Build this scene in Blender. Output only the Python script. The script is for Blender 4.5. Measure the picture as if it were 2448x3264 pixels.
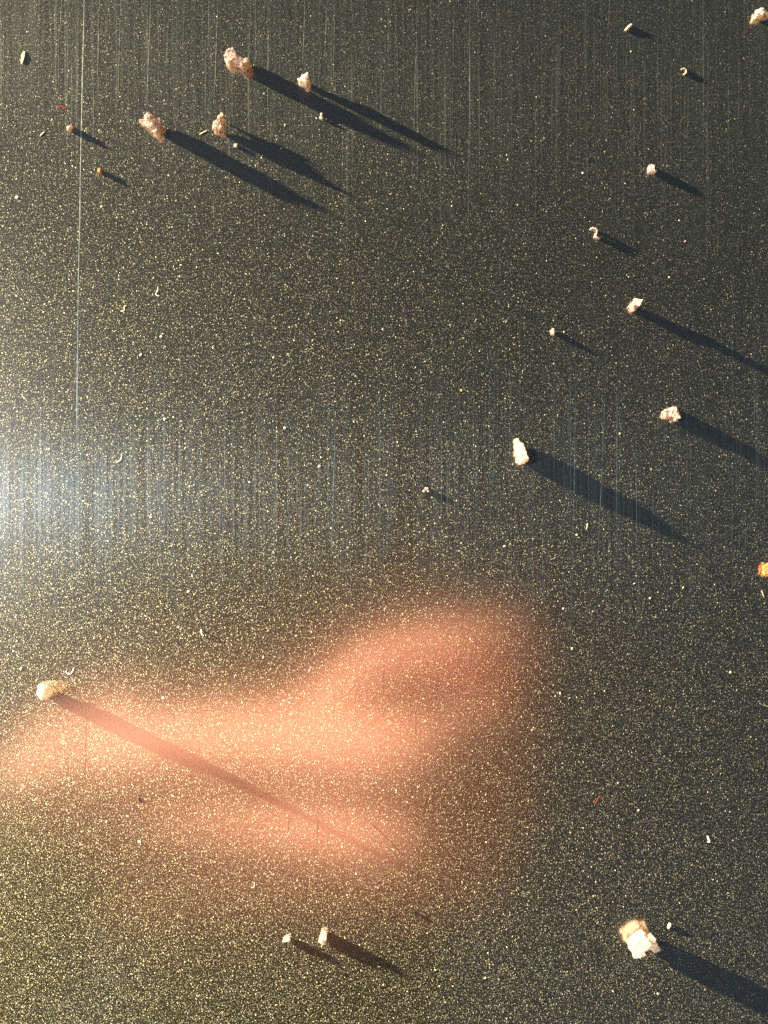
import bpy, bmesh, math, random
from mathutils import Vector, Matrix, noise

# ---------------------------------------------------------------- reset
for o in list(bpy.data.objects):
    bpy.data.objects.remove(o)
sc = bpy.context.scene
col = sc.collection
MM = 0.001
H_CAM = 80.0                      # lens height over the plate, mm
S = 69.4 / 2448.0                 # mm on the plate per photograph pixel
SUN_EL = 4.7                      # very low sun: shadows ~12x the height
SUN_AZ = 153.2                    # direction TO the sun, degrees from +x

# ---------------------------------------------------------------- camera
cam = bpy.data.cameras.new('camera')
cam_o = bpy.data.objects.new('camera', cam)
col.objects.link(cam_o)
cam_o.location = (0, 0, H_CAM * MM)
cam_o.rotation_euler = (0, 0, 0)
cam.sensor_fit = 'HORIZONTAL'
cam.angle = 2 * math.atan(69.4 / 2 / H_CAM)
cam.clip_start = 0.001
cam.clip_end = 500
sc.camera = cam_o
sc.render.resolution_x, sc.render.resolution_y = 768, 1024

# ---------------------------------------------------------------- world, sun, exposure
w = bpy.data.worlds.new('World'); sc.world = w; w.use_nodes = True
wn = w.node_tree.nodes; wl = w.node_tree.links
bg = wn['Background']
sky = wn.new('ShaderNodeTexSky'); sky.sky_type = 'NISHITA'; sky.sun_disc = False
sky.sun_elevation = math.radians(SUN_EL)
sky.sun_rotation = math.radians(90 - SUN_AZ)
wl.new(sky.outputs[0], bg.inputs[0]); bg.inputs[1].default_value = 0.019

sl = bpy.data.lights.new('sun', 'SUN'); sl.energy = 5.0; sl.angle = math.radians(1.0)
sl.color = (1.0, 0.86, 0.60)
so = bpy.data.objects.new('sun', sl); col.objects.link(so)
e, a = math.radians(SUN_EL), math.radians(SUN_AZ)
to_sun = Vector((math.cos(e) * math.cos(a), math.cos(e) * math.sin(a), math.sin(e)))
so.rotation_euler = to_sun.to_track_quat('Z', 'Y').to_euler()
so.location = to_sun * 2

# cool area light added at the left to lay streaky glare on the plate
al = bpy.data.lights.new('added_cool_light', 'AREA'); al.shape = 'RECTANGLE'; al.size = 0.09; al.size_y = 0.30
al.energy = 4.6; al.color = (0.74, 0.87, 1.0)
ao = bpy.data.objects.new('added_cool_light', al); col.objects.link(ao)
ao.location = (-0.93, 0.020, 1.0)
ao.rotation_euler = (Vector(ao.location)).to_track_quat('Z', 'Y').to_euler()

vs = sc.view_settings
vs.view_transform = 'Standard'; vs.look = 'None'; vs.exposure = 1.7; vs.gamma = 1.0
vs.use_curve_mapping = False
sc.render.engine = 'CYCLES'
sc.cycles.use_denoising = False
sc.cycles.use_adaptive_sampling = False
sc.cycles.max_bounces = 8; sc.cycles.glossy_bounces = 5; sc.cycles.diffuse_bounces = 4
sc.cycles.caustics_reflective = True
sc.cycles.sample_clamp_indirect = 1.5

# ---------------------------------------------------------------- node helpers
class NT:
    def __init__(self, name):
        self.m = bpy.data.materials.new(name); self.m.use_nodes = True
        self.t = self.m.node_tree; self.t.nodes.clear()
        self.out = self.t.nodes.new('ShaderNodeOutputMaterial')
    def n(self, kind, **kw):
        nd = self.t.nodes.new(kind)
        for k, v in kw.items(): setattr(nd, k, v)
        return nd
    def put(self, sock, v):
        if isinstance(v, bpy.types.NodeSocket): self.t.links.new(v, sock)
        elif v is not None: sock.default_value = v
    def math(self, op, a, b=None, c=None, clamp=False):
        nd = self.n('ShaderNodeMath', operation=op, use_clamp=clamp)
        for i, v in enumerate((a, b, c)):
            if v is not None: self.put(nd.inputs[i], v)
        return nd.outputs[0]
    def vmul(self, v, f):
        nd = self.n('ShaderNodeVectorMath', operation='MULTIPLY')
        self.put(nd.inputs[0], v); self.put(nd.inputs[1], f); return nd.outputs[0]
    def comb(self, x, y, z):
        nd = self.n('ShaderNodeCombineXYZ')
        for i, v in enumerate((x, y, z)): self.put(nd.inputs[i], v)
        return nd.outputs[0]
    def sep(self, v):
        nd = self.n('ShaderNodeSeparateXYZ'); self.put(nd.inputs[0], v); return nd.outputs
    def mixc(self, f, a, b):
        nd = self.n('ShaderNodeMix', data_type='RGBA')
        self.put(nd.inputs[0], f); self.put(nd.inputs[6], a); self.put(nd.inputs[7], b)
        return nd.outputs[2]
    def mixs(self, f, a, b):
        nd = self.n('ShaderNodeMixShader')
        self.put(nd.inputs[0], f); self.put(nd.inputs[1], a); self.put(nd.inputs[2], b)
        return nd.outputs[0]
    def noise(self, v, scale, detail=2, rough=0.5, dim='3D'):
        nd = self.n('ShaderNodeTexNoise', noise_dimensions=dim)
        self.put(nd.inputs['Vector'], v); nd.inputs['Scale'].default_value = scale
        nd.inputs['Detail'].default_value = detail; nd.inputs['Roughness'].default_value = rough
        return nd.outputs
    def glossy(self, color, rough, normal=None, aniso=0.0, tangent=None):
        nd = self.n('ShaderNodeBsdfAnisotropic', distribution='GGX')
        self.put(nd.inputs['Color'], color); self.put(nd.inputs['Roughness'], rough)
        nd.inputs['Anisotropy'].default_value = aniso
        if normal is not None: self.put(nd.inputs['Normal'], normal)
        if tangent is not None: self.put(nd.inputs['Tangent'], tangent)
        return nd.outputs[0]
    def done(self, surf):
        self.t.links.new(surf, self.out.inputs[0]); return self.m

def mm_coords(t):
    tc = t.n('ShaderNodeTexCoord')
    return t.vmul(tc.outputs['Object'], (1000.0, 1000.0, 1000.0))

def brushed_lobe(t, color, rough, aniso):
    """metal scored along y: light spreads across the score marks only"""
    return t.glossy(color, rough, aniso=aniso, tangent=t.comb(0.0, 1.0, 0.0))

# ---------------------------------------------------------------- plate material
def glint_layer(t, p, cell, stretch, turn, rmin, rmax, keep, gloss, tint):
    mp = t.n('ShaderNodeMapping')
    t.put(mp.inputs['Vector'], p)
    mp.inputs['Rotation'].default_value = (0, 0, math.radians(turn))
    mp.inputs['Scale'].default_value = (1.0, 1.0 / stretch, 1.0)
    v = t.n('ShaderNodeTexVoronoi', voronoi_dimensions='2D', feature='F1')
    t.put(v.inputs['Vector'], mp.outputs[0]); v.inputs['Scale'].default_value = 1.0 / cell
    v.inputs['Randomness'].default_value = 1.0
    wnz = t.n('ShaderNodeTexWhiteNoise', noise_dimensions='3D')
    t.put(wnz.inputs['Vector'], v.outputs['Position'])
    r = t.sep(v.outputs['Color']); q = t.sep(wnz.outputs['Color'])
    tri = lambda u, k: t.math('SUBTRACT', t.math('ADD', u, k), 1.0)
    sx = t.math('MULTIPLY_ADD', tri(r[0], q[0]), GL['ax'], GL['mx'])
    sy = t.math('MULTIPLY_ADD', tri(r[1], q[1]), GL['ay'], GL['my'])
    nv = t.n('ShaderNodeVectorMath', operation='NORMALIZE')
    t.put(nv.inputs[0], t.comb(sx, sy, 1.0))
    rad = t.math('MULTIPLY_ADD', t.math('POWER', r[2], 2.5), rmax - rmin, rmin)
    ed = t.n('ShaderNodeMapRange', interpolation_type='SMOOTHSTEP')
    t.put(ed.inputs['Value'], t.math('DIVIDE', v.outputs['Distance'], rad))
    ed.inputs['From Min'].default_value = 1.0; ed.inputs['From Max'].default_value = 0.55
    mask = t.math('MULTIPLY', ed.outputs[0], t.math('LESS_THAN', q[2], keep))
    hue = t.n('ShaderNodeValToRGB')
    cr = hue.color_ramp
    stops = [(0.0, (0.95, 0.82, 0.46)), (0.35, (1.0, 0.93, 0.70)), (0.65, (0.92, 0.90, 0.76)),
             (0.86, (0.85, 0.95, 0.40)), (0.95, (1.0, 0.70, 0.42)), (1.0, (0.65, 0.9, 0.55))]
    while len(cr.elements) < len(stops): cr.elements.new(0.5)
    for el, (ps, c) in zip(cr.elements, stops):
        el.position = ps; el.color = (*[x * tint for x in c], 1)
    t.put(hue.inputs[0], wnz.outputs['Value'])
    gc = t.mixc(mask, (0, 0, 0, 1), hue.outputs[0])
    return t.glossy(gc, gloss, normal=nv.outputs[0])

GL = dict(mx=-0.38, ax=0.80, my=0.92, ay=0.80)

def plate_material():
    t = NT('dark_sparkling_metal')
    p = mm_coords(t)
    # base: dark toned mirror, slightly blurred
    n1 = t.noise(p, 5.0, 3, 0.6)
    base = t.mixc(n1[0], (0.54, 0.46, 0.42, 1), (0.68, 0.58, 0.53, 1))
    mirror = t.glossy(base, 0.17)
    # broad dull lobe of the etched ground
    n2 = t.noise(p, 9.0, 2, 0.7)
    haze_c = t.mixc(n2[0], (0.006, 0.0057, 0.002, 1), (0.032, 0.029, 0.011, 1))
    lean = t.n('ShaderNodeVectorMath', operation='NORMALIZE'); lean.inputs[0].default_value = (-0.10, 0.50, 1.0)
    haze = t.glossy(haze_c, 0.50, normal=lean.outputs[0])
    add = t.n('ShaderNodeAddShader'); t.put(add.inputs[0], mirror); t.put(add.inputs[1], haze)
    cur = add.outputs[0]
    # fine score marks along y
    px = t.sep(p)
    wob = t.math('MULTIPLY', t.math('SUBTRACT', t.noise(t.comb(px[0], t.math('MULTIPLY', px[1], 0.02), 0), 0.6, 1)[0], 0.5), 0.6)
    sx = t.math('ADD', px[0], t.math('MULTIPLY', wob, 0.3))
    f1 = t.noise(t.comb(t.math('MULTIPLY', sx, 9.0), t.math('MULTIPLY', px[1], 0.045), 3.1), 1.0, 2, 0.6)
    f2 = t.noise(t.comb(t.math('MULTIPLY', sx, 2.2), t.math('MULTIPLY', px[1], 0.03), 9.7), 1.0, 1, 0.5)
    mr = t.n('ShaderNodeMapRange'); t.put(mr.inputs['Value'], f1[0])
    mr.inputs['From Min'].default_value = 0.57; mr.inputs['From Max'].default_value = 0.85
    mr2 = t.n('ShaderNodeMapRange'); t.put(mr2.inputs['Value'], f2[0])
    mr2.inputs['From Min'].default_value = 0.30; mr2.inputs['From Max'].default_value = 0.70
    sm = t.math('MULTIPLY', t.math('MULTIPLY', mr.outputs[0], mr2.outputs[0]), 0.34, clamp=True)
    f3 = t.noise(t.comb(t.math('MULTIPLY', sx, 4.0), t.math('MULTIPLY', px[1], 0.02), 21.3), 1.0, 4, 0.75)
    mr3 = t.n('ShaderNodeMapRange'); t.put(mr3.inputs['Value'], f3[0])
    mr3.inputs['From Min'].default_value = 0.42; mr3.inputs['From Max'].default_value = 0.74
    mr3.inputs['To Min'].default_value = 0.014; mr3.inputs['To Max'].default_value = 0.105
    cur = t.mixs(mr3.outputs[0], cur, brushed_lobe(t, (0.48, 0.56, 0.57, 1), 0.271, 0.592))
    cur = t.mixs(sm, cur, brushed_lobe(t, (0.50, 0.55, 0.48, 1), 0.38, 0.64))
    # sparkling grains
    for args in ((0.150, 1.6, -8, 0.15, 0.36, 0.95, 0.53, 0.110),
                 (0.38, 1.4, 14, 0.08, 0.17, 0.60, 0.48, 0.12),
                 (0.105, 1.6, -12, 0.20, 0.48, 0.92, 0.58, 0.088)):
        ad = t.n('ShaderNodeAddShader'); t.put(ad.inputs[0], cur); t.put(ad.inputs[1], glint_layer(t, p, *args))
        cur = ad.outputs[0]
    return t.done(cur)

def scratch_material(name='scratched_metal', rough=0.42, an=0.62, lo=0.26, col_=(0.22, 0.24, 0.19)):
    t = NT(name)
    p = mm_coords(t)
    n = t.noise(p, 1.8, 3, 0.6)
    mr = t.n('ShaderNodeMapRange'); t.put(mr.inputs['Value'], n[0])
    mr.inputs['From Min'].default_value = lo; mr.inputs['From Max'].default_value = 0.75
    lob = brushed_lobe(t, (*col_, 1), rough, an)
    return t.done(t.mixs(mr.outputs[0], t.glossy((0.36, 0.34, 0.33, 1), 0.22), lob))

# ---------------------------------------------------------------- mesh helpers
def mesh_obj(name, verts, faces, mat, parent=None, smooth=False):
    me = bpy.data.meshes.new(name); me.from_pydata([tuple(v) for v in verts], [], faces)
    me.update()
    if smooth: me.polygons.foreach_set('use_smooth', [True] * len(me.polygons))
    me.materials.append(mat)
    o = bpy.data.objects.new(name, me); col.objects.link(o); o.parent = parent
    return o

def tag(o, label, cat, group=None):
    o['label'] = label; o['category'] = cat
    if group: o['group'] = group
    return o

def ground(px, py):
    return Vector(((px - 1224) * S, (1632 - py) * S, 0))

# ---------------------------------------------------------------- the plate
M_plate = plate_material(); M_scr = scratch_material(); M_deep = scratch_material('deep_scratched_metal', 0.56, 0.45, 0.10, (0.75, 0.78, 0.62))
PX, PY, PT = 0.9, 0.7, 0.006
bm = bmesh.new()
bmesh.ops.create_cube(bm, size=1.0, matrix=Matrix.Translation((0, 0, -PT / 2)) @ Matrix.Diagonal((2 * PX, 2 * PY, PT, 1)))
me = bpy.data.meshes.new('metal_surface'); bm.to_mesh(me); bm.free()
me.materials.append(M_plate)
plate = bpy.data.objects.new('metal_surface', me); col.objects.link(plate)
plate['kind'] = 'structure'

def scratch(pts, wid, seed):
    """a shallow scored line: thin raised burr, pts in photograph pixels"""
    rnd = random.Random(seed)
    P = []
    for (a, b) in zip(pts[:-1], pts[1:]):
        A, B = ground(*a), ground(*b)
        k = max(2, int((B - A).length / 2.5))
        for i in range(k): P.append(A.lerp(B, i / k))
    P.append(ground(*pts[-1]))
    vs_, fs = [], []
    for i, q in enumerate(P):
        d = (P[min(i + 1, len(P) - 1)] - P[max(i - 1, 0)]).normalized(); nrm = Vector((-d.y, d.x, 0))
        ww = wid * (0.25 if i in (0, len(P) - 1) else rnd.uniform(0.6, 1.15)) / 2
        c = q + nrm * rnd.uniform(-0.02, 0.02)
        vs_ += [(c - nrm * ww + Vector((0, 0, .003))) * MM, (c + Vector((0, 0, .0042))) * MM, (c + nrm * ww + Vector((0, 0, .003))) * MM]
        if i:
            b = 3 * i
            fs += [(b - 3, b - 2, b + 1, b), (b - 2, b - 1, b + 2, b + 1)]
    return mesh_obj('scratch', vs_, fs, M_deep if seed == 100 else M_scr, plate)

SCR = [([(269, -10), (262, 250), (256, 600), (250, 900), (244, 1380)], .085),
       ([(317, -10), (311, 240)], .085), ([(482, -10), (473, 200), (467, 360)], .075),
       ([(384, -10), (377, 330)], .06), ([(197, -10), (191, 110)], .05), ([(176, -10), (174, 140)], .05),
       ([(696, -10), (686, 240), (680, 330)], .06), ([(667, -10), (662, 170)], .05),
       ([(973, -10), (964, 225)], .08), ([(1044, -10), (1035, 190)], .06), ([(1068, -10), (1062, 300)], .05),
       ([(1330, 20), (1318, 480), (1310, 720)], .05), ([(1452, 420), (1446, 700)], .05),
       ([(1160, 430), (1138, 560), (1109, 712)], .06), ([(1119, 0), (1150, 330)], .04),
       ([(1944, -10), (1940, 90)], .05), ([(2060, 545), (2047, 625)], .05), ([(1965, 500), (1960, 660)], .04),
       ([(1836, 800), (1834, 1300), (1829, 1650), (1820, 2050), (1815, 2400)], .05),
       ([(1953, 820), (1938, 1080), (1925, 1350), (1912, 1640), (1894, 2060), (1886, 2400)], .055),
       ([(1970, 1150), (1966, 1620)], .045), ([(1731, 1640), (1729, 1810), (1733, 1990)], .06),
       ([(1928, 1760), (1912, 1970)], .045), ([(1496, 1810), (1478, 1950), (1466, 2040)], .045),
       ([(1062, 1260), (1068, 1420), (1060, 1640), (1056, 1790)], .06), ([(1240, 1520), (1236, 1730)], .06),
       ([(920, 1490), (912, 1780)], .05), ([(962, 1560), (957, 1760)], .05), ([(1166, 1200), (1158, 1700)], .04),
       ([(1426, 1000), (1420, 1400)], .04), ([(1580, 1050), (1570, 1600)], .04),
       ([(1168, 2610), (1225, 2662), (1290, 2730)], .05), ([(275, 2260), (271, 2500)], .05),
       ([(1014, 2560), (1011, 2690)], .05), ([(1224, 2070), (1220, 2240)], .045), ([(1326, 2280), (1322, 2370)], .04),
       ([(264, 2990), (259, 3190)], .05), ([(920, 2600), (918, 2660)], .045), ([(100, 250), (92, 420)], .04),
       ([(590, 0), (582, 150)], .04), ([(540, 20), (530, 210)], .04), ([(800, 0), (790, 270)], .045), ([(860, 0), (852, 330)], .04)]
for i, (pts, wd) in enumerate(SCR): scratch(pts, wd, 100 + i)

# ---------------------------------------------------------------- crumbs
def crumb_material(name, light, dark, sss, glow, rough=0.65):
    t = NT(name)
    p = mm_coords(t)
    n = t.noise(p, 2.2, 4, 0.6)
    mr = t.n('ShaderNodeMapRange'); t.put(mr.inputs['Value'], n[0])
    mr.inputs['From Min'].default_value = 0.36; mr.inputs['From Max'].default_value = 0.62
    b = t.n('ShaderNodeBsdfPrincipled')
    t.put(b.inputs['Base Color'], t.mixc(mr.outputs[0], (*dark, 1), (*light, 1)))
    b.inputs['Roughness'].default_value = rough
    bp = t.n('ShaderNodeBump'); t.put(bp.inputs['Height'], t.noise(p, 14.0, 3, 0.6)[0])
    bp.inputs['Strength'].default_value = 0.6; bp.inputs['Distance'].default_value = 0.00006
    t.put(b.inputs['Normal'], bp.outputs[0])
    tr = t.n('ShaderNodeBsdfTranslucent'); tr.inputs['Color'].default_value = (*glow, 1)
    return t.done(t.mixs(sss, b.outputs[0], tr.outputs[0]))

M = {'bread': crumb_material('toasted_crumb', (0.97, 0.87, 0.66), (0.60, 0.36, 0.28), 0.24, (1.0, 0.72, 0.50)),
     'pale': crumb_material('pale_crumb', (0.96, 0.88, 0.72), (0.84, 0.64, 0.50), 0.30, (1.0, 0.80, 0.60)),
     'sugar': crumb_material('sugary_crumb', (0.97, 0.92, 0.84), (0.90, 0.70, 0.55), 0.45, (1.0, 0.88, 0.70), 0.35),
     'orange': crumb_material('orange_crumb', (0.85, 0.50, 0.18), (0.72, 0.30, 0.10), 0.35, (1.0, 0.55, 0.15)),
     'straw': crumb_material('straw_chip', (0.86, 0.80, 0.46), (0.76, 0.68, 0.36), 0.35, (0.95, 0.88, 0.50)),
     'white': crumb_material('white_chip', (0.92, 0.87, 0.73), (0.84, 0.75, 0.56), 0.35, (0.95, 0.88, 0.70)),
     'red': crumb_material('red_lint', (0.70, 0.07, 0.06), (0.55, 0.04, 0.04), 0.2, (0.9, 0.1, 0.08)),
     'soot': crumb_material('black_grit', (0.012, 0.011, 0.010), (0.006, 0.006, 0.006), 0.0, (0, 0, 0))}

def flake_material(name, c):
    """thin flat flake: dull body, shading normals tipped sunward to add a sheen"""
    t = NT(name); p = mm_coords(t)
    n = t.noise(p, 6.0, 3, 0.6)
    d = t.n('ShaderNodeBsdfDiffuse')
    cc = t.mixc(n[0], (*[x * .75 for x in c], 1), (*c, 1)); t.put(d.inputs['Color'], cc)
    nz = t.noise(p, 3.0, 2, 0.5)[1]
    sl = t.n('ShaderNodeVectorMath', operation='MULTIPLY_ADD')
    t.put(sl.inputs[0], nz); sl.inputs[1].default_value = (0.5, 0.5, 0.0); sl.inputs[2].default_value = (-0.75, 0.30, 1.0)  # normals tipped toward the sun so flat pieces look lit
    nn = t.n('ShaderNodeVectorMath', operation='NORMALIZE'); t.put(nn.inputs[0], sl.outputs[0])
    g = t.glossy(cc, 0.62, normal=nn.outputs[0])
    return t.done(t.mixs(0.42, d.outputs[0], g))
FL = {'white': flake_material('cream_flake', (0.94, 0.88, 0.72)), 'straw': flake_material('yellow_flake', (0.90, 0.82, 0.42)),
      'orange': flake_material('orange_flake', (0.85, 0.48, 0.18)), 'bread': flake_material('pink_flake', (0.85, 0.55, 0.45)),
      'pale': flake_material('peach_flake', (0.92, 0.74, 0.56)), 'red': flake_material('red_flake', (0.55, 0.08, 0.06))}

def hull(bm, pts):
    vs_ = [bm.verts.new(q) for q in pts]
    r = bmesh.ops.convex_hull(bm, input=vs_)
    bad = [g for g in r['geom_interior'] + r['geom_unused'] if isinstance(g, bmesh.types.BMVert) and g.is_valid]
    if bad: bmesh.ops.delete(bm, geom=list(set(bad)), context='VERTS')

def lump_pts(l, rnd):
    """('box'|'ball', dx, dy, half_w, half_h, turn, z0, z1) in photo pixels / mm -> points in mm (y up)"""
    if l[0] == 'pts': return [Vector((x * S, -y * S, z)) for x, y, z in l[1]]
    k, dx, dy, hw, hh, turn, z0, z1 = l
    c, s = math.cos(math.radians(turn)), math.sin(math.radians(turn))
    out = []
    if k == 'box':
        for i in range(26):
            u = [rnd.choice((-1, 1)) * rnd.uniform(.72, 1) for _ in range(3)]
            out.append(u)
    else:
        for i in range(40):
            v = Vector((rnd.gauss(0, 1), rnd.gauss(0, 1), rnd.gauss(0, 1))).normalized() * rnd.uniform(.88, 1)
            out.append(v)
    res = []
    for u in out:
        x, y = u[0] * hw, u[1] * hh
        res.append(Vector(((dx + x * c - y * s) * S, -(dy + x * s + y * c) * S, z0 + (u[2] + 1) / 2 * (z1 - z0))))
    return res

def crumb(name, label, cat, px, py, mat, lumps, seed, rough=0.10, vox=None, group=None, k=0.88):
    rnd = random.Random(seed)
    bm = bmesh.new()
    # crumbs shaped lower on the sunward side so a sunlit slope shows
    raw = [lump_pts(l, rnd) for l in lumps]
    far = max(abs(q.x * .89 - q.y * .45) for r in raw for q in r)
    for r in raw: hull(bm, [Vector((q.x * k, q.y * k, q.z * (0.89 + 0.30 * (q.x * .89 - q.y * .45) / far))) for q in r])
    tmp = bpy.data.meshes.new('tmp'); bm.to_mesh(tmp); bm.free()
    ob = bpy.data.objects.new('tmp', tmp); col.objects.link(ob)
    ext = max(max(abs(v.co.x), abs(v.co.y), v.co.z / 2) for v in tmp.vertices) * 2
    md = ob.modifiers.new('r', 'REMESH'); md.mode = 'VOXEL'; md.voxel_size = vox or max(0.025, ext / 44)
    dg = bpy.context.evaluated_depsgraph_get(); dg.update()
    me = bpy.data.meshes.new_from_object(ob.evaluated_get(dg))
    if not me.vertices: me = tmp.copy()
    bpy.data.objects.remove(ob); bpy.data.meshes.remove(tmp)
    off = Vector((seed * 3.17, seed * 1.31, seed * 0.7))
    zmid = 0.0
    me.update()
    cos = []
    for v in me.vertices:
        q = v.co.copy()
        d = noise.fractal(q * 2.2 / max(ext, .6) * 2 + off, 0.8, 2.1, 4) * rough * 1.1
        d += noise.noise(q * 7 + off) * rough * 0.6 + noise.noise(q * 15 + off) * rough * 0.35
        cos.append(q + v.normal * d * min(1.0, ext))
    zmin = min(q.z for q in cos); zmax = max(q.z for q in cos)
    for v, q in zip(me.vertices, cos):
        v.co = Vector((q.x, q.y, q.z - zmin - 0.01)) * MM
    me.polygons.foreach_set('use_smooth', [rough < 0.05] * len(me.polygons))
    me.materials.clear(); me.materials.append(mat)
    o = bpy.data.objects.new(name, me); col.objects.link(o)
    # the pixel sees the crumb at about mid height: step back along the ray to its foot
    zc = (zmax - zmin) * 0.5
    g = ground(px, py) * ((H_CAM - zc) / H_CAM)
    o.location = Vector((g.x, g.y, 0.0)) * MM
    return tag(o, label, cat, group)

B, O = 'box', 'ball'
crumb('bread_crumb', 'two-lobed toasted crumb with a thin waist, beside the heart-shaped flake', 'crumb', 757, 190, M['bread'],
      [(B, -22, -8, 22, 20, -27, 0, 1.35), (B, -30, -26, 20, 5, -27, .3, 1.5), (B, 2, 4, 16, 13, 20, 0, 1.1), (B, 26, 13, 20, 14, -35, 0, 0.95), (B, 30, 18, 17, 5, -35, .1, 1.15)], 11, .10)
crumb('crumb_flake', 'small heart-shaped pinkish flake standing in the shadow of a two-lobed crumb', 'crumb', 967, 251, M['pale'],
      [('pts', [(-20, -3, .1), (-8, -10, .9), (-14, 6, 0), (8, 20, 0), (12, 16, .9), (18, -20, .5), (20, -12, 1.2), (-4, 2, 1.0), (6, 6, 1.15)]),
       (B, -10, -2, 9, 8, -30, 0, .75)], 12, .05)
crumb('bread_crumb', 'rough mauve-pink crumb with a pale knob sticking out on one side', 'crumb', 478, 387, M['bread'],
      [(O, 10, 6, 26, 28, -30, 0, 1.2), (O, -10, -6, 20, 22, 10, 0, 1.0), (O, -32, -8, 9, 9, 0, 0, .7), (O, -8, -26, 7, 13, -20, .2, 1.0), (B, 18, 26, 13, 10, 35, 0, .8), (O, 2, -2, 9, 9, 0, .6, 1.5)], 13, .17)
crumb('bread_crumb', 'cone-shaped golden crumb with a curled tip and a fat dark shadow', 'crumb', 697, 391, M['bread'],
      [(O, -1, 14, 22, 16, 0, 0, .9), (O, -4, 0, 18, 14, 0, 0, .8), (O, 4, -16, 9, 12, 25, 0, .75), (O, 12, -24, 8, 8, 0, .2, .8)], 14, .16)
crumb('crumb_grain', 'tiny cream grain trailing a thin shadow across the long bright scratch', 'crumb', 220, 406, M['pale'],
      [(O, -3, 2, 8, 9, 0, 0, .42), (O, 6, -4, 7, 5, 0, 0, .34)], 15, .06)
crumb('crumb_grain', 'tiny orange grain with a short shadow near the long bright scratch', 'crumb', 315, 543, M['orange'],
      [(B, 0, 0, 5, 9, 5, 0, .24)], 16, .03)
crumb('curled_shaving', 'question-mark shaped curl of cream fibre standing on its foot', 'shaving', 1898, 743, M['pale'],
      [(O, -14, -17, 5, 4, 0, 0, .45), (O, -8, -19, 6, 3.5, 10, .1, .5), (O, 0, -15, 6, 3.5, 40, .1, .5), (O, 5, -7, 3.5, 6, 0, .1, .5), (O, 3, 3, 3.5, 6, 20, .05, .45), (O, -1, 10, 4, 6, 20, 0, .4), (O, 5, 15, 10, 4.5, 20, 0, .35), (O, 14, 17, 6, 3.5, 0, 0, .25)], 17, .03, .035)
crumb('crumb_grain', 'squat cream grain with a notched top on the darkest stretch of metal', 'crumb', 2080, 538, M['pale'],
      [(B, -3, -2, 10, 13, 0, 0, .4), (O, 9, 8, 7, 6, 0, 0, .3)], 18, .07)
crumb('bread_crumb', 'upright pink crumb with a long shadow, next above the ribbed crumb', 'crumb', 2025, 972, M['bread'],
      [(B, 4, -8, 13, 13, 25, 0, 1.15), (O, -5, 2, 12, 14, 10, 0, .9), (O, -2, 14, 8, 7, 0, 0, .7)], 19, .09)
crumb('crumb_grain', 'small three-cornered pink grain between long scratches and an elongated white-edged crumb', 'crumb', 1762, 1058, M['bread'],
      [('pts', [(-12, -6, 0), (2, -15, .1), (12, -2, 0), (6, 13, 0), (-4, 10, .2), (0, -2, .4), (4, -8, .35), (2, 6, .36)])], 20, .05)
crumb('bread_crumb', 'ribbed trapezoid crumb of brown and cream folds', 'crumb', 2143, 1318, M['bread'],
      [(B, -16, 2, 10, 18, 8, 0, .6), (B, 4, -6, 10, 20, 12, 0, .68), (B, 17, 0, 9, 21, -5, 0, .72), (B, -25, 0, 4, 13, 8, .1, .7), (B, 16, 20, 10, 5, -30, 0, .6)], 21, .07)
crumb('bread_crumb', 'elongated crumb, glaring white along one side and mauve along the other', 'crumb', 1660, 1438, M['sugar'],
      [(B, 3, 6, 15, 36, -18, 0, 1.25), (O, -8, -22, 12, 16, -10, 0, 1.1), (O, -12, -38, 8, 10, 0, 0, .9), (O, 3, 36, 15, 11, 0, 0, 1.0), (O, -4, 10, 12, 24, -15, .2, 1.4)], 22, .10)
crumb('sugar_crumb', 'round glassy crumb glaring white and amber, casting the longest shadow', 'crumb', 135, 2208, M['sugar'],
      [(O, -20, 6, 18, 22, 0, 0, .9), (O, -4, 0, 26, 27, 0, 0, 1.7), (O, 12, -4, 18, 23, 0, 0, 2.5), (O, 18, 2, 11, 14, 0, .6, 3.0), (O, -4, 22, 26, 9, 0, 0, 1.2), (O, -24, -12, 10, 12, 0, 0, 1.0)], 23, .10)
crumb('crumb_grain', 'small white grain with a short shadow, companion of the larger white chunk beside it', 'crumb', 912, 2996, M['sugar'],
      [(B, 3, -3, 12, 7, -20, 0, .34), (O, -6, 4, 8, 7, 0, 0, .3)], 24, .05)
crumb('sugar_crumb', 'bright white kidney-shaped chunk with a clear-cut dark shadow', 'crumb', 1029, 2991, M['sugar'],
      [(B, 4, -10, 11, 14, 8, 0, .68), (O, -4, 9, 13, 13, 20, 0, .55), (O, 3, 19, 10, 6, 0, 0, .4)], 25, .05)
crumb('sugar_crumb', 'largest block-shaped crumb, white-hot with red notches and a broad shadow', 'crumb', 2050, 3004, M['sugar'],
      [(B, -26, 12, 22, 26, -28, 0, 2.2), (B, -2, -10, 18, 18, -40, 0, 2.0), (O, 14, -2, 14, 22, 40, 0, 1.9), (B, 32, 0, 13, 22, -28, 0, 1.5), (B, 14, 20, 30, 9, -28, 0, 1.15), (O, -30, 24, 18, 16, 0, 0, 1.7), (O, 26, -18, 12, 8, -28, .4, 1.8)], 26, .15)
crumb('chip', 'pale oval chip lying beside the largest block-shaped crumb', 'chip', 2134, 2952, M['white'],
      [(O, 0, 0, 6, 13, 25, 0, .26)], 27, .03)
crumb('bread_crumb', 'lilac and yellow crumb cut by the frame, alone near the darkest corner', 'crumb', 2428, 42, M['pale'],
      [(B, -10, 0, 13, 14, 0, 0, .8), (O, 8, -2, 12, 10, 0, 0, .6), (O, 24, 2, 12, 6, 10, 0, .4)], 28, .10)
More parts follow.
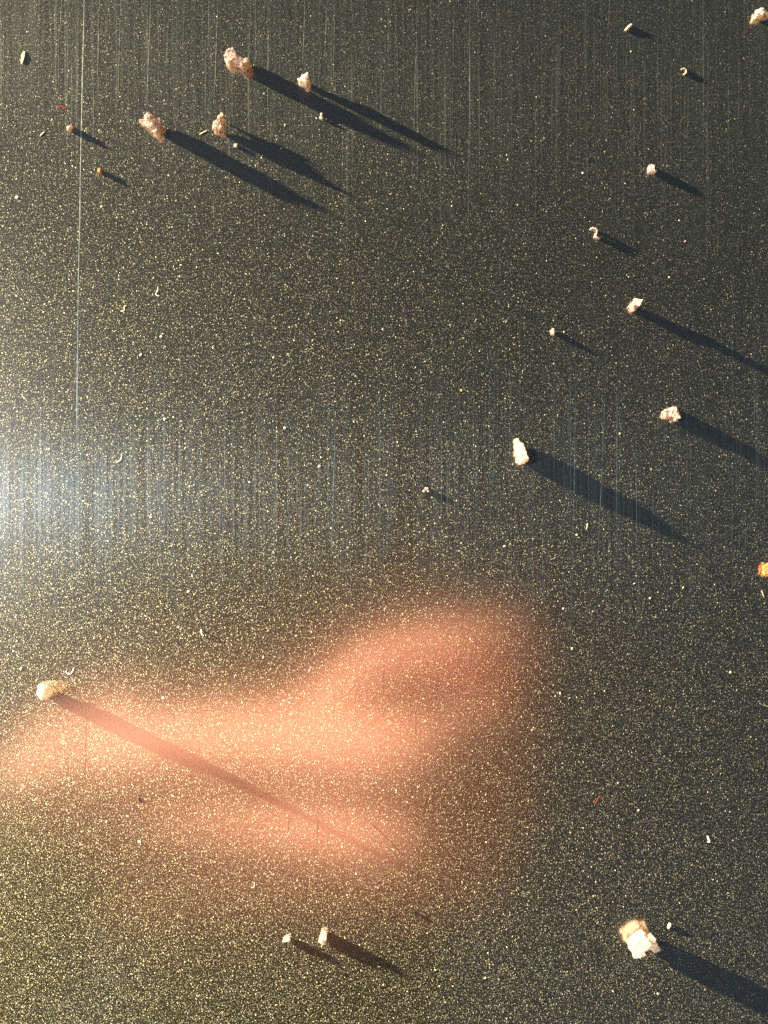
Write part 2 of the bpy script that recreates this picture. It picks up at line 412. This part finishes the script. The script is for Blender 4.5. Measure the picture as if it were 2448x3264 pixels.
crumb('bread_crumb', 'golden glowing crumb cut by the frame, near a yellow hair', 'crumb', 2450, 1818, M['orange'],
      [(O, 0, -4, 22, 22, 0, 0, 1.0), (O, -8, 12, 14, 12, 0, 0, .8)], 29, .12)
crumb('curled_shaving', 'short stubby brown and cream curl lying slantwise on dark metal', 'shaving', 2004, 85, M['pale'],
      [(O, -8, 8, 5, 7, 30, 0, .22), (O, 0, 0, 5, 8, 45, 0, .26), (O, 8, -7, 5, 5, 0, 0, .22)], 30, .03, .03)
crumb('curled_shaving', 'tiny brown hook-shaped shaving, open like a letter c turned round', 'shaving', 2181, 226, M['bread'],
      [(O, -7, -8, 5, 3, 0, 0, .18), (O, 1, -9, 5, 3, 20, 0, .2), (O, 7, -3, 3, 5, 0, 0, .2), (O, 7, 5, 3, 5, 10, 0, .2), (O, 1, 11, 5, 3, 0, 0, .18)], 31, .02, .025)
crumb('chip', 'pale yellow-green sliver lying upright in the greenish corner', 'chip', 72, 182, FL['straw'],
      [('pts', [(-8, 22, 0), (-2, 24, .03), (-6, -8, 0), (2, -24, 0), (9, -22, .04), (8, 2, .04), (2, 16, .04), (8, -8, .05), (-2, 24, 0), (9, -20, 0), (8, 4, 0)])], 32, .012, .03)
crumb('crumb_grain', 'three-lobed tiny cream crumb near bluish score marks', 'crumb', 1358, 1562, M['pale'],
      [(O, -7, 3, 6, 6, 0, 0, .22), (O, 2, -5, 7, 6, 0, 0, .25), (O, 7, 4, 5, 5, 0, 0, .2)], 33, .04)
crumb('crumb_grain', 'two stacked cream specks touching, below the heart-shaped flake', 'crumb', 1024, 369, M['white'],
      [(O, 0, -7, 5, 7, 0, 0, .2), (O, 0, 6, 7, 6, 0, 0, .22)], 34, .03)
crumb('crumb_grain', 'square cream speck beside the shadow of the cone-shaped crumb', 'crumb', 750, 463, M['white'],
      [(B, 0, 0, 6, 6, 5, 0, .16)], 35, .02)

# small hairs and lint: bent tubes
def fibre(name, label, cat, pts, rad, mat, z=0.0, group=None):
    P = [ground(x, y) for x, y in pts]
    fine = []
    for i in range(len(P) - 1):
        p0, p1, p2, p3 = P[max(i - 1, 0)], P[i], P[i + 1], P[min(i + 2, len(P) - 1)]
        for k in range(5):
            u = k / 5
            fine.append(0.5 * ((2 * p1) + (p2 - p0) * u + (2 * p0 - 5 * p1 + 4 * p2 - p3) * u * u + (3 * p1 - p0 - 3 * p2 + p3) * u ** 3))
    fine.append(P[-1])
    vs_, fs = [], []
    n = 7
    for i, q in enumerate(fine):
        d = (fine[min(i + 1, len(fine) - 1)] - fine[max(i - 1, 0)]).normalized(); nr = Vector((-d.y, d.x, 0))
        u = i / (len(fine) - 1)
        rr = rad * (0.45 if i in (0, len(fine) - 1) else 0.8 + 0.35 * noise.noise(Vector((q.x * 5, q.y * 5, i))))
        h = rr * 0.12 + z * math.sin(math.pi * u)
        for k in range(n):
            t = 2 * math.pi * k / n
            vs_.append((q + nr * math.cos(t) * rr + Vector((0, 0, max(.004, h + math.sin(t) * rr * .25)))) * MM)
        if i:
            for k in range(n):
                fs.append(((i - 1) * n + k, (i - 1) * n + (k + 1) % n, i * n + (k + 1) % n, i * n + k))
    fs.append(tuple(range(n - 1, -1, -1))); m_ = len(fine) - 1
    fs.append(tuple(m_ * n + k for k in range(n)))
    c = sum((Vector(v) for v in vs_), Vector()) / len(vs_); c.z = 0
    o = mesh_obj(name, [Vector(v) - c for v in vs_], fs, mat, smooth=True); o.location = c
    return tag(o, label, cat, group)

fibre('lint_fibre', 'wriggly red lint lying between two small shadowed grains and the greenish corner', 'lint', [(177, 337), (188, 343), (196, 338), (205, 346), (210, 342)], .045, FL['red'])
fibre('lint_fibre', 'red lint fleck on sparkling metal beyond the pink glow', 'lint', [(1896, 2563), (1903, 2553), (1905, 2548), (1912, 2538)], .055, FL['red'])
fibre('hair_fibre', 'forked cream hair with a bent foot on the sparkling metal', 'hair', [(503, 914), (503, 926), (497, 936), (501, 942), (508, 944)], .06, FL['white'])
fibre('hair_fibre', 'bent yellow hair next to a forked cream hair', 'hair', [(384, 992), (396, 990), (396, 978), (404, 974)], .05, FL['straw'])
fibre('hair_fibre', 'cream hair curled like a letter u above the round glassy crumb', 'hair', [(211, 2137), (214, 2146), (224, 2148), (231, 2141), (236, 2128)], .06, FL['white'])
fibre('hair_fibre', 'yellow hair near the golden glowing crumb at the frame', 'hair', [(2427, 1882), (2431, 1890), (2435, 1902)], .07, FL['straw'])
fibre('hair_fibre', 'tiny yellow hook in the golden lower sparkle', 'hair', [(800, 2828), (808, 2829), (812, 2820), (810, 2812)], .05, FL['straw'])
fibre('hair_fibre', 'yellow straw stub pointing at the cone-shaped crumb', 'hair', [(636, 429), (646, 423), (660, 416)], .07, FL['straw'])
fibre('hair_fibre', 'short yellow straw near the thin-shadowed cream grain', 'hair', [(128, 434), (134, 427), (142, 420)], .07, FL['straw'])
fibre('hair_fibre', 'pink crooked hair close to the white glare', 'hair', [(372, 1474), (384, 1467), (388, 1456), (388, 1446)], .08, FL['bread'])
fibre('hair_fibre', 'yellow upright bristle beside the tip of a broad crumb shadow', 'hair', [(1873, 1668), (1872, 1678), (1869, 1688)], .08, FL['straw'])
fibre('hair_fibre', 'cream bristle standing over its own faint shadow above the pink glow', 'hair', [(640, 2006), (644, 2014), (647, 2027)], .11, FL['white'], .15)
fibre('hair_fibre', 'cream comma-shaped hair with a small shadow, some way above the largest crumb', 'hair', [(2255, 2664), (2258, 2674), (2262, 2682), (2254, 2683)], .09, FL['white'], .12)

# dust specks lying flat
specks = [(53, 628, 8, 'white'), (622, 659, 5, 'orange'), (908, 398, 6, 'straw'), (896, 473, 5, 'orange'), (1615, 494, 4, 'white'),
          (1857, 551, 6, 'white'), (2184, 769, 6, 'bread'), (2011, 164, 5, 'straw'), (524, 1336, 7, 'white'), (512, 1073, 6, 'white'),
          (448, 1131, 7, 'white'), (795, 1537, 6, 'white'), (1366, 905, 5, 'orange'), (1355, 1152, 5, 'bread'), (1470, 1244, 7, 'orange'),
          (907, 1364, 7, 'pale'), (1018, 1486, 7, 'pale'), (1976, 1382, 5, 'straw'), (2076, 1495, 5, 'orange'), (66, 2131, 9, 'straw'),
          (480, 1649, 6, 'white'), (519, 2225, 7, 'white'), (600, 1885, 7, 'white'), (1608, 1741, 6, 'pale'), (1283, 1957, 6, 'straw'),
          (986, 2137, 5, 'white'), (944, 2026, 6, 'white'), (1838, 1705, 6, 'straw'), (2072, 1907, 6, 'pale'), (2178, 1873, 7, 'straw'),
          (2022, 1860, 6, 'white'), (339, 2619, 6, 'white'), (444, 2683, 8, 'white'), (1263, 2519, 6, 'straw'), (1135, 2786, 6, 'white'),
          (1388, 3092, 6, 'straw'), (1547, 3117, 6, 'straw'), (2035, 2583, 6, 'straw'), (1954, 3160, 7, 'straw'), (2097, 3168, 6, 'white'),
          (1823, 2067, 7, 'straw'), (1795, 1940, 6, 'white'), (1785, 2210, 7, 'white'), (2328, 2143, 7, 'straw')]
MARKS = [(757, 190, 'the two-lobed toasted crumb'), (967, 251, 'the heart-shaped flake'), (478, 387, 'the mauve-pink crumb with a knob'),
         (697, 391, 'the cone-shaped golden crumb'), (220, 406, 'the thin-shadowed cream grain'), (315, 543, 'the tiny orange grain'),
         (1898, 743, 'the question-mark curl'), (2080, 538, 'the notched squat grain'), (2025, 972, 'the upright pink crumb'),
         (1762, 1058, 'the three-cornered pink grain'), (2143, 1318, 'the ribbed trapezoid crumb'), (1660, 1438, 'the elongated white-edged crumb'),
         (135, 2208, 'the round glassy crumb'), (912, 2996, 'the small white grain'), (1029, 2991, 'the white kidney-shaped chunk'),
         (2050, 3004, 'the largest block-shaped crumb'), (2004, 85, 'the stubby slanting curl'), (2181, 226, 'the hook-shaped shaving'),
         (1358, 1562, 'the three-lobed cream crumb'), (2450, 1818, 'the golden glowing crumb'), (500, 930, 'the forked cream hair'),
         (386, 1460, 'the pink crooked hair'), (1904, 2551, 'the red lint fleck'), (222, 2140, 'the u-shaped hair'), (645, 2016, 'the cream bristle'),
         (2257, 2673, 'the comma-shaped hair'), (445, 2546, 'the dark smudge of grit'), (1322, 2911, 'the black grit grain'),
         (1872, 1678, 'the yellow upright bristle'), (72, 182, 'the yellow-green sliver'), (396, 984, 'the bent yellow hair')]
COLOUR = {'white': 'cream', 'straw': 'yellow', 'orange': 'orange', 'bread': 'pinkish', 'pale': 'peach'}
RANK = ['nearest', 'second nearest', 'third nearest', 'fourth nearest', 'fifth nearest', 'sixth nearest']
near = {}
for i, (x, y, r, m) in enumerate(specks):
    d_, k_ = min((math.hypot(x - a_, y - b_), j) for j, (a_, b_, c_) in enumerate(MARKS))
    near.setdefault((k_, m), []).append((d_, i))
speck_label = {}
for (k_, m), lst in near.items():
    for q, (d_, i) in enumerate(sorted(lst)):
        if len(lst) > 1: speck_label[i] = 'tiny flat %s dust speck, %s of its colour to %s' % (COLOUR[m], RANK[q], MARKS[k_][2])
        else: speck_label[i] = 'tiny flat %s dust speck on the metal near %s' % (COLOUR[m], MARKS[k_][2])
for i, (x, y, r, m) in enumerate(specks):
    rnd = random.Random(500 + i)
    t_ = rnd.uniform(0, 180); f = rnd.uniform(.5, 1.0)
    crumb('dust_speck', speck_label[i], 'dust', x, y, FL[m], [(O, 0, 0, r * .85, r * f * .8, t_, 0, r * S * rnd.uniform(.16, .3))], 60 + i, .012, .014, 'dust specks on the metal')
crumb('grit_grain', 'black grit grain on the golden sparkle above the white kidney-shaped chunk', 'grit', 1322, 2911, M['soot'], [(B, 0, 0, 4, 7, -20, 0, .15)], 90, .02, .03)
crumb('grit_grain', 'dark smudge of grit below the long shadow of the round glassy crumb', 'grit', 445, 2546, M['soot'], [(O, 0, 3, 4, 8, -10, 0, .06), (O, 5, 10, 5, 3, 30, 0, .05), (O, -3, -12, 3, 3, 0, 0, .05)], 91, .02, .025)

# ---------------------------------------------------------------- the phone overhead and the hand that holds it (seen mirrored in the metal)
def plain(name, c, rough, metal=0.0):
    t = NT(name); b = t.n('ShaderNodeBsdfPrincipled')
    n = t.noise(mm_coords(t), 0.4, 3, 0.6)
    t.put(b.inputs['Base Color'], t.mixc(n[0], (*[x * .85 for x in c], 1), (*[x * 1.1 for x in c], 1)))
    b.inputs['Roughness'].default_value = rough; b.inputs['Metallic'].default_value = metal
    return t.done(b.outputs[0])
M_body = plain('dark_phone_shell', (0.02, 0.02, 0.022), 0.5)
M_lens = plain('lens_glass', (0.005, 0.005, 0.008), 0.08)
M_ring = plain('lens_ring', (0.06, 0.06, 0.065), 0.4, 1.0)
M_screen = plain('dark_screen', (0.01, 0.01, 0.012), 0.1)

phone = bpy.data.objects.new('camera_phone', None); col.objects.link(phone)
tag(phone, 'dark phone held overhead, mirrored as the dark middle of the metal', 'phone')
phone.location = (-0.021, -0.054, 0.108)
def rounded_slab(name, w_, h_, z0, z1, r, mat, parent):
    bm = bmesh.new(); ring = []
    for cx, cy, a0 in ((1, 1, 0), (-1, 1, 90), (-1, -1, 180), (1, -1, 270)):
        for k in range(7):
            t = math.radians(a0 + 15 * k)
            ring.append(bm.verts.new((cx * (w_ / 2 - r) + r * math.cos(t), cy * (h_ / 2 - r) + r * math.sin(t), z0)))
    f = bm.faces.new(ring)
    ex = bmesh.ops.extrude_face_region(bm, geom=[f])
    for g in ex['geom']:
        if isinstance(g, bmesh.types.BMVert): g.co.z = z1
    bmesh.ops.recalc_face_normals(bm, faces=bm.faces[:])
    bmesh.ops.bevel(bm, geom=[e_ for e_ in bm.edges if abs(e_.verts[0].co.z - e_.verts[1].co.z) < 1e-9], offset=min(.0022, (z1 - z0) * .3), segments=3, profile=.5, affect='EDGES')
    me = bpy.data.meshes.new(name); bm.to_mesh(me); bm.free(); me.materials.append(mat)
    o = bpy.data.objects.new(name, me); col.objects.link(o); o.parent = parent; return o
rounded_slab('shell', .067, .134, 0, .0068, .009, M_body, phone)
rounded_slab('screen', .060, .104, .0069, .0074, .002, M_screen, phone)
def disc(name, r0, r1, z0, z1, mat, parent, at):
    vs_, fs = [], []; n = 32
    for (r, z) in ((r0, z1), (r0, z0), (r1, z0), (r1, z1)):
        for k in range(n):
            t = 2 * math.pi * k / n; vs_.append((at[0] + r * math.cos(t), at[1] + r * math.sin(t), z))
    for j in range(3):
        for k in range(n):
            fs.append((j * n + k, j * n + (k + 1) % n, (j + 1) * n + (k + 1) % n, (j + 1) * n + k))
    return mesh_obj(name, vs_, fs, mat, parent)
disc('lens_ring', .0028, .0038, -.0009, .0004, M_ring, phone, (.021, .054))
disc('lens', .0001, .0027, -.0003, .0004, M_lens, phone, (.021, .054))

def skin_material():
    t = NT('skin'); p = mm_coords(t)
    n = t.noise(p, 0.12, 3, 0.6)
    b = t.n('ShaderNodeBsdfPrincipled')
    t.put(b.inputs['Base Color'], t.mixc(n[0], (0.62, 0.28, 0.22, 1), (0.74, 0.38, 0.30, 1)))
    b.inputs['Roughness'].default_value = 0.55
    b.inputs['Subsurface Weight'].default_value = 0.15
    b.inputs['Subsurface Radius'].default_value = (1, .35, .2); b.inputs['Subsurface Scale'].default_value = 0.003
    bp = t.n('ShaderNodeBump'); t.put(bp.inputs['Height'], t.noise(p, 0.9, 4, 0.6)[0]); bp.inputs['Distance'].default_value = 0.0004
    t.put(b.inputs['Normal'], bp.outputs[0])
    return t.done(b.outputs[0])
M_skin = skin_material(); M_nail = plain('nail', (0.78, 0.50, 0.42), 0.3)
M_sleeve = plain('brown_sleeve', (0.035, 0.024, 0.010), 0.9)

CM = 0.01
def skin_hand():
    V, E, R = [], [], []
    def vert(p, r):
        V.append(Vector(p) * CM); R.append(r * CM); return len(V) - 1
    def chain(start, pts):
        prev = start
        for p, r in pts:
            i = vert(p, r); E.append((prev, i)); prev = i
        return prev
    root = vert((-10.2, -6.9, 10.2), 1.5)
    wr = chain(root, [((-12.2, -9.8, 10.0), 2.3), ((-15.0, -14.0, 10.4), 2.8)])
    F = HAND
    for k in ('index', 'middle', 'ring', 'little'):
        pts = F[k]
        chain(root, pts)
    chain(root, F['thumb'])
    me = bpy.data.meshes.new('hand'); me.from_pydata(V, E, []); me.update()
    o = bpy.data.objects.new('hand', me); col.objects.link(o)
    sk = o.modifiers.new('skin', 'SKIN'); sk.use_smooth_shade = True; sk.branch_smoothing = 0.3
    ly = me.skin_vertices[0].data
    for i, r in enumerate(R): ly[i].radius = (r, r); ly[i].use_root = (i == 0)
    sb = o.modifiers.new('sub', 'SUBSURF'); sb.levels = 2; sb.render_levels = 2
    dg = bpy.context.evaluated_depsgraph_get(); dg.update()
    m2 = bpy.data.meshes.new_from_object(o.evaluated_get(dg))
    o.modifiers.clear(); o.data = m2; bpy.data.meshes.remove(me)
    m2.materials.clear(); m2.materials.append(M_skin)
    m2.polygons.foreach_set('use_smooth', [True] * len(m2.polygons))
    return o
# joints in cm: knuckle, middle of the bone, bent joint (lowest point), wrap round the phone's edge
HAND = {
 'index':  [((-5.4, -5.0, 10.0), .95), ((-3.6, -4.8, 10.1), .78), ((-1.2, -4.3, 10.1), .70), ((-0.2, -3.2, 9.8), .72), ((0.9, -2.85, 9.5), .72), ((2.0, -2.75, 9.3), .74), ((2.9, -2.7, 9.5), .74), ((2.7, -2.9, 10.8), .70), ((1.8, -3.0, 12.0), .60)],
 'middle': [((-5.8, -5.2, 10.0), .85), ((-4.0, -4.6, 9.3), .84), ((-1.8, -4.3, 8.3), .82), ((0.9, -4.2, 6.9), .82), ((2.2, -4.2, 8.3), .76), ((2.6, -4.3, 10.4), .72), ((1.8, -4.4, 12.0), .62)],
 'ring':   [((-5.8, -6.3, 9.9), .9), ((-4.2, -6.0, 9.7), .80), ((-1.8, -5.85, 8.6), .74), ((0.7, -5.7, 7.2), .75), ((2.1, -5.7, 8.6), .70), ((2.6, -5.8, 10.4), .66), ((1.8, -5.9, 12.0), .60)],
 'little': [((-5.7, -7.7, 10.0), .85), ((-4.3, -7.7, 10.0), .74), ((-2.2, -7.5, 9.8), .66), ((0.2, -7.4, 9.5), .64), ((1.9, -7.3, 9.8), .60), ((2.5, -7.3, 10.8), .56), ((1.7, -7.2, 11.9), .50)],
 'thumb':  [((-9.0, -6.4, 12.0), 1.2), ((-7.0, -5.6, 13.0), 1.1), ((-5.0, -4.8, 13.1), .95), ((-3.2, -3.8, 12.7), .80)],
}
hand = skin_hand()
tag(hand, 'bent bare fingers gripping the phone, mirrored as the blurred pink glow', 'hand')
# unseen dark cloth added over the hand's back to dim its reflection
sv, sf = [], []; n = 24
A, Bv = Vector((-6.6, -6.0, 10.3)) * CM, Vector((-17, -19.0, 11.0)) * CM
d = (Bv - A).normalized(); u1 = d.cross(Vector((0, 0, 1))).normalized(); u2 = d.cross(u1)
for i in range(9):
    c = A.lerp(Bv, i / 8)
    for k in range(n):
        t = 2 * math.pi * k / n
        r = (2.1 + .2 * i + .25 * noise.noise(Vector((math.cos(t) * 1.5, math.sin(t) * 1.5, i * .8)))) * CM
        sv.append(c + (u1 * math.cos(t) + u2 * math.sin(t)) * r)
    if i:
        for k in range(n): sf.append(((i - 1) * n + k, (i - 1) * n + (k + 1) % n, i * n + (k + 1) % n, i * n + k))
mesh_obj('added_sleeve', sv, sf, M_sleeve, hand, smooth=True)
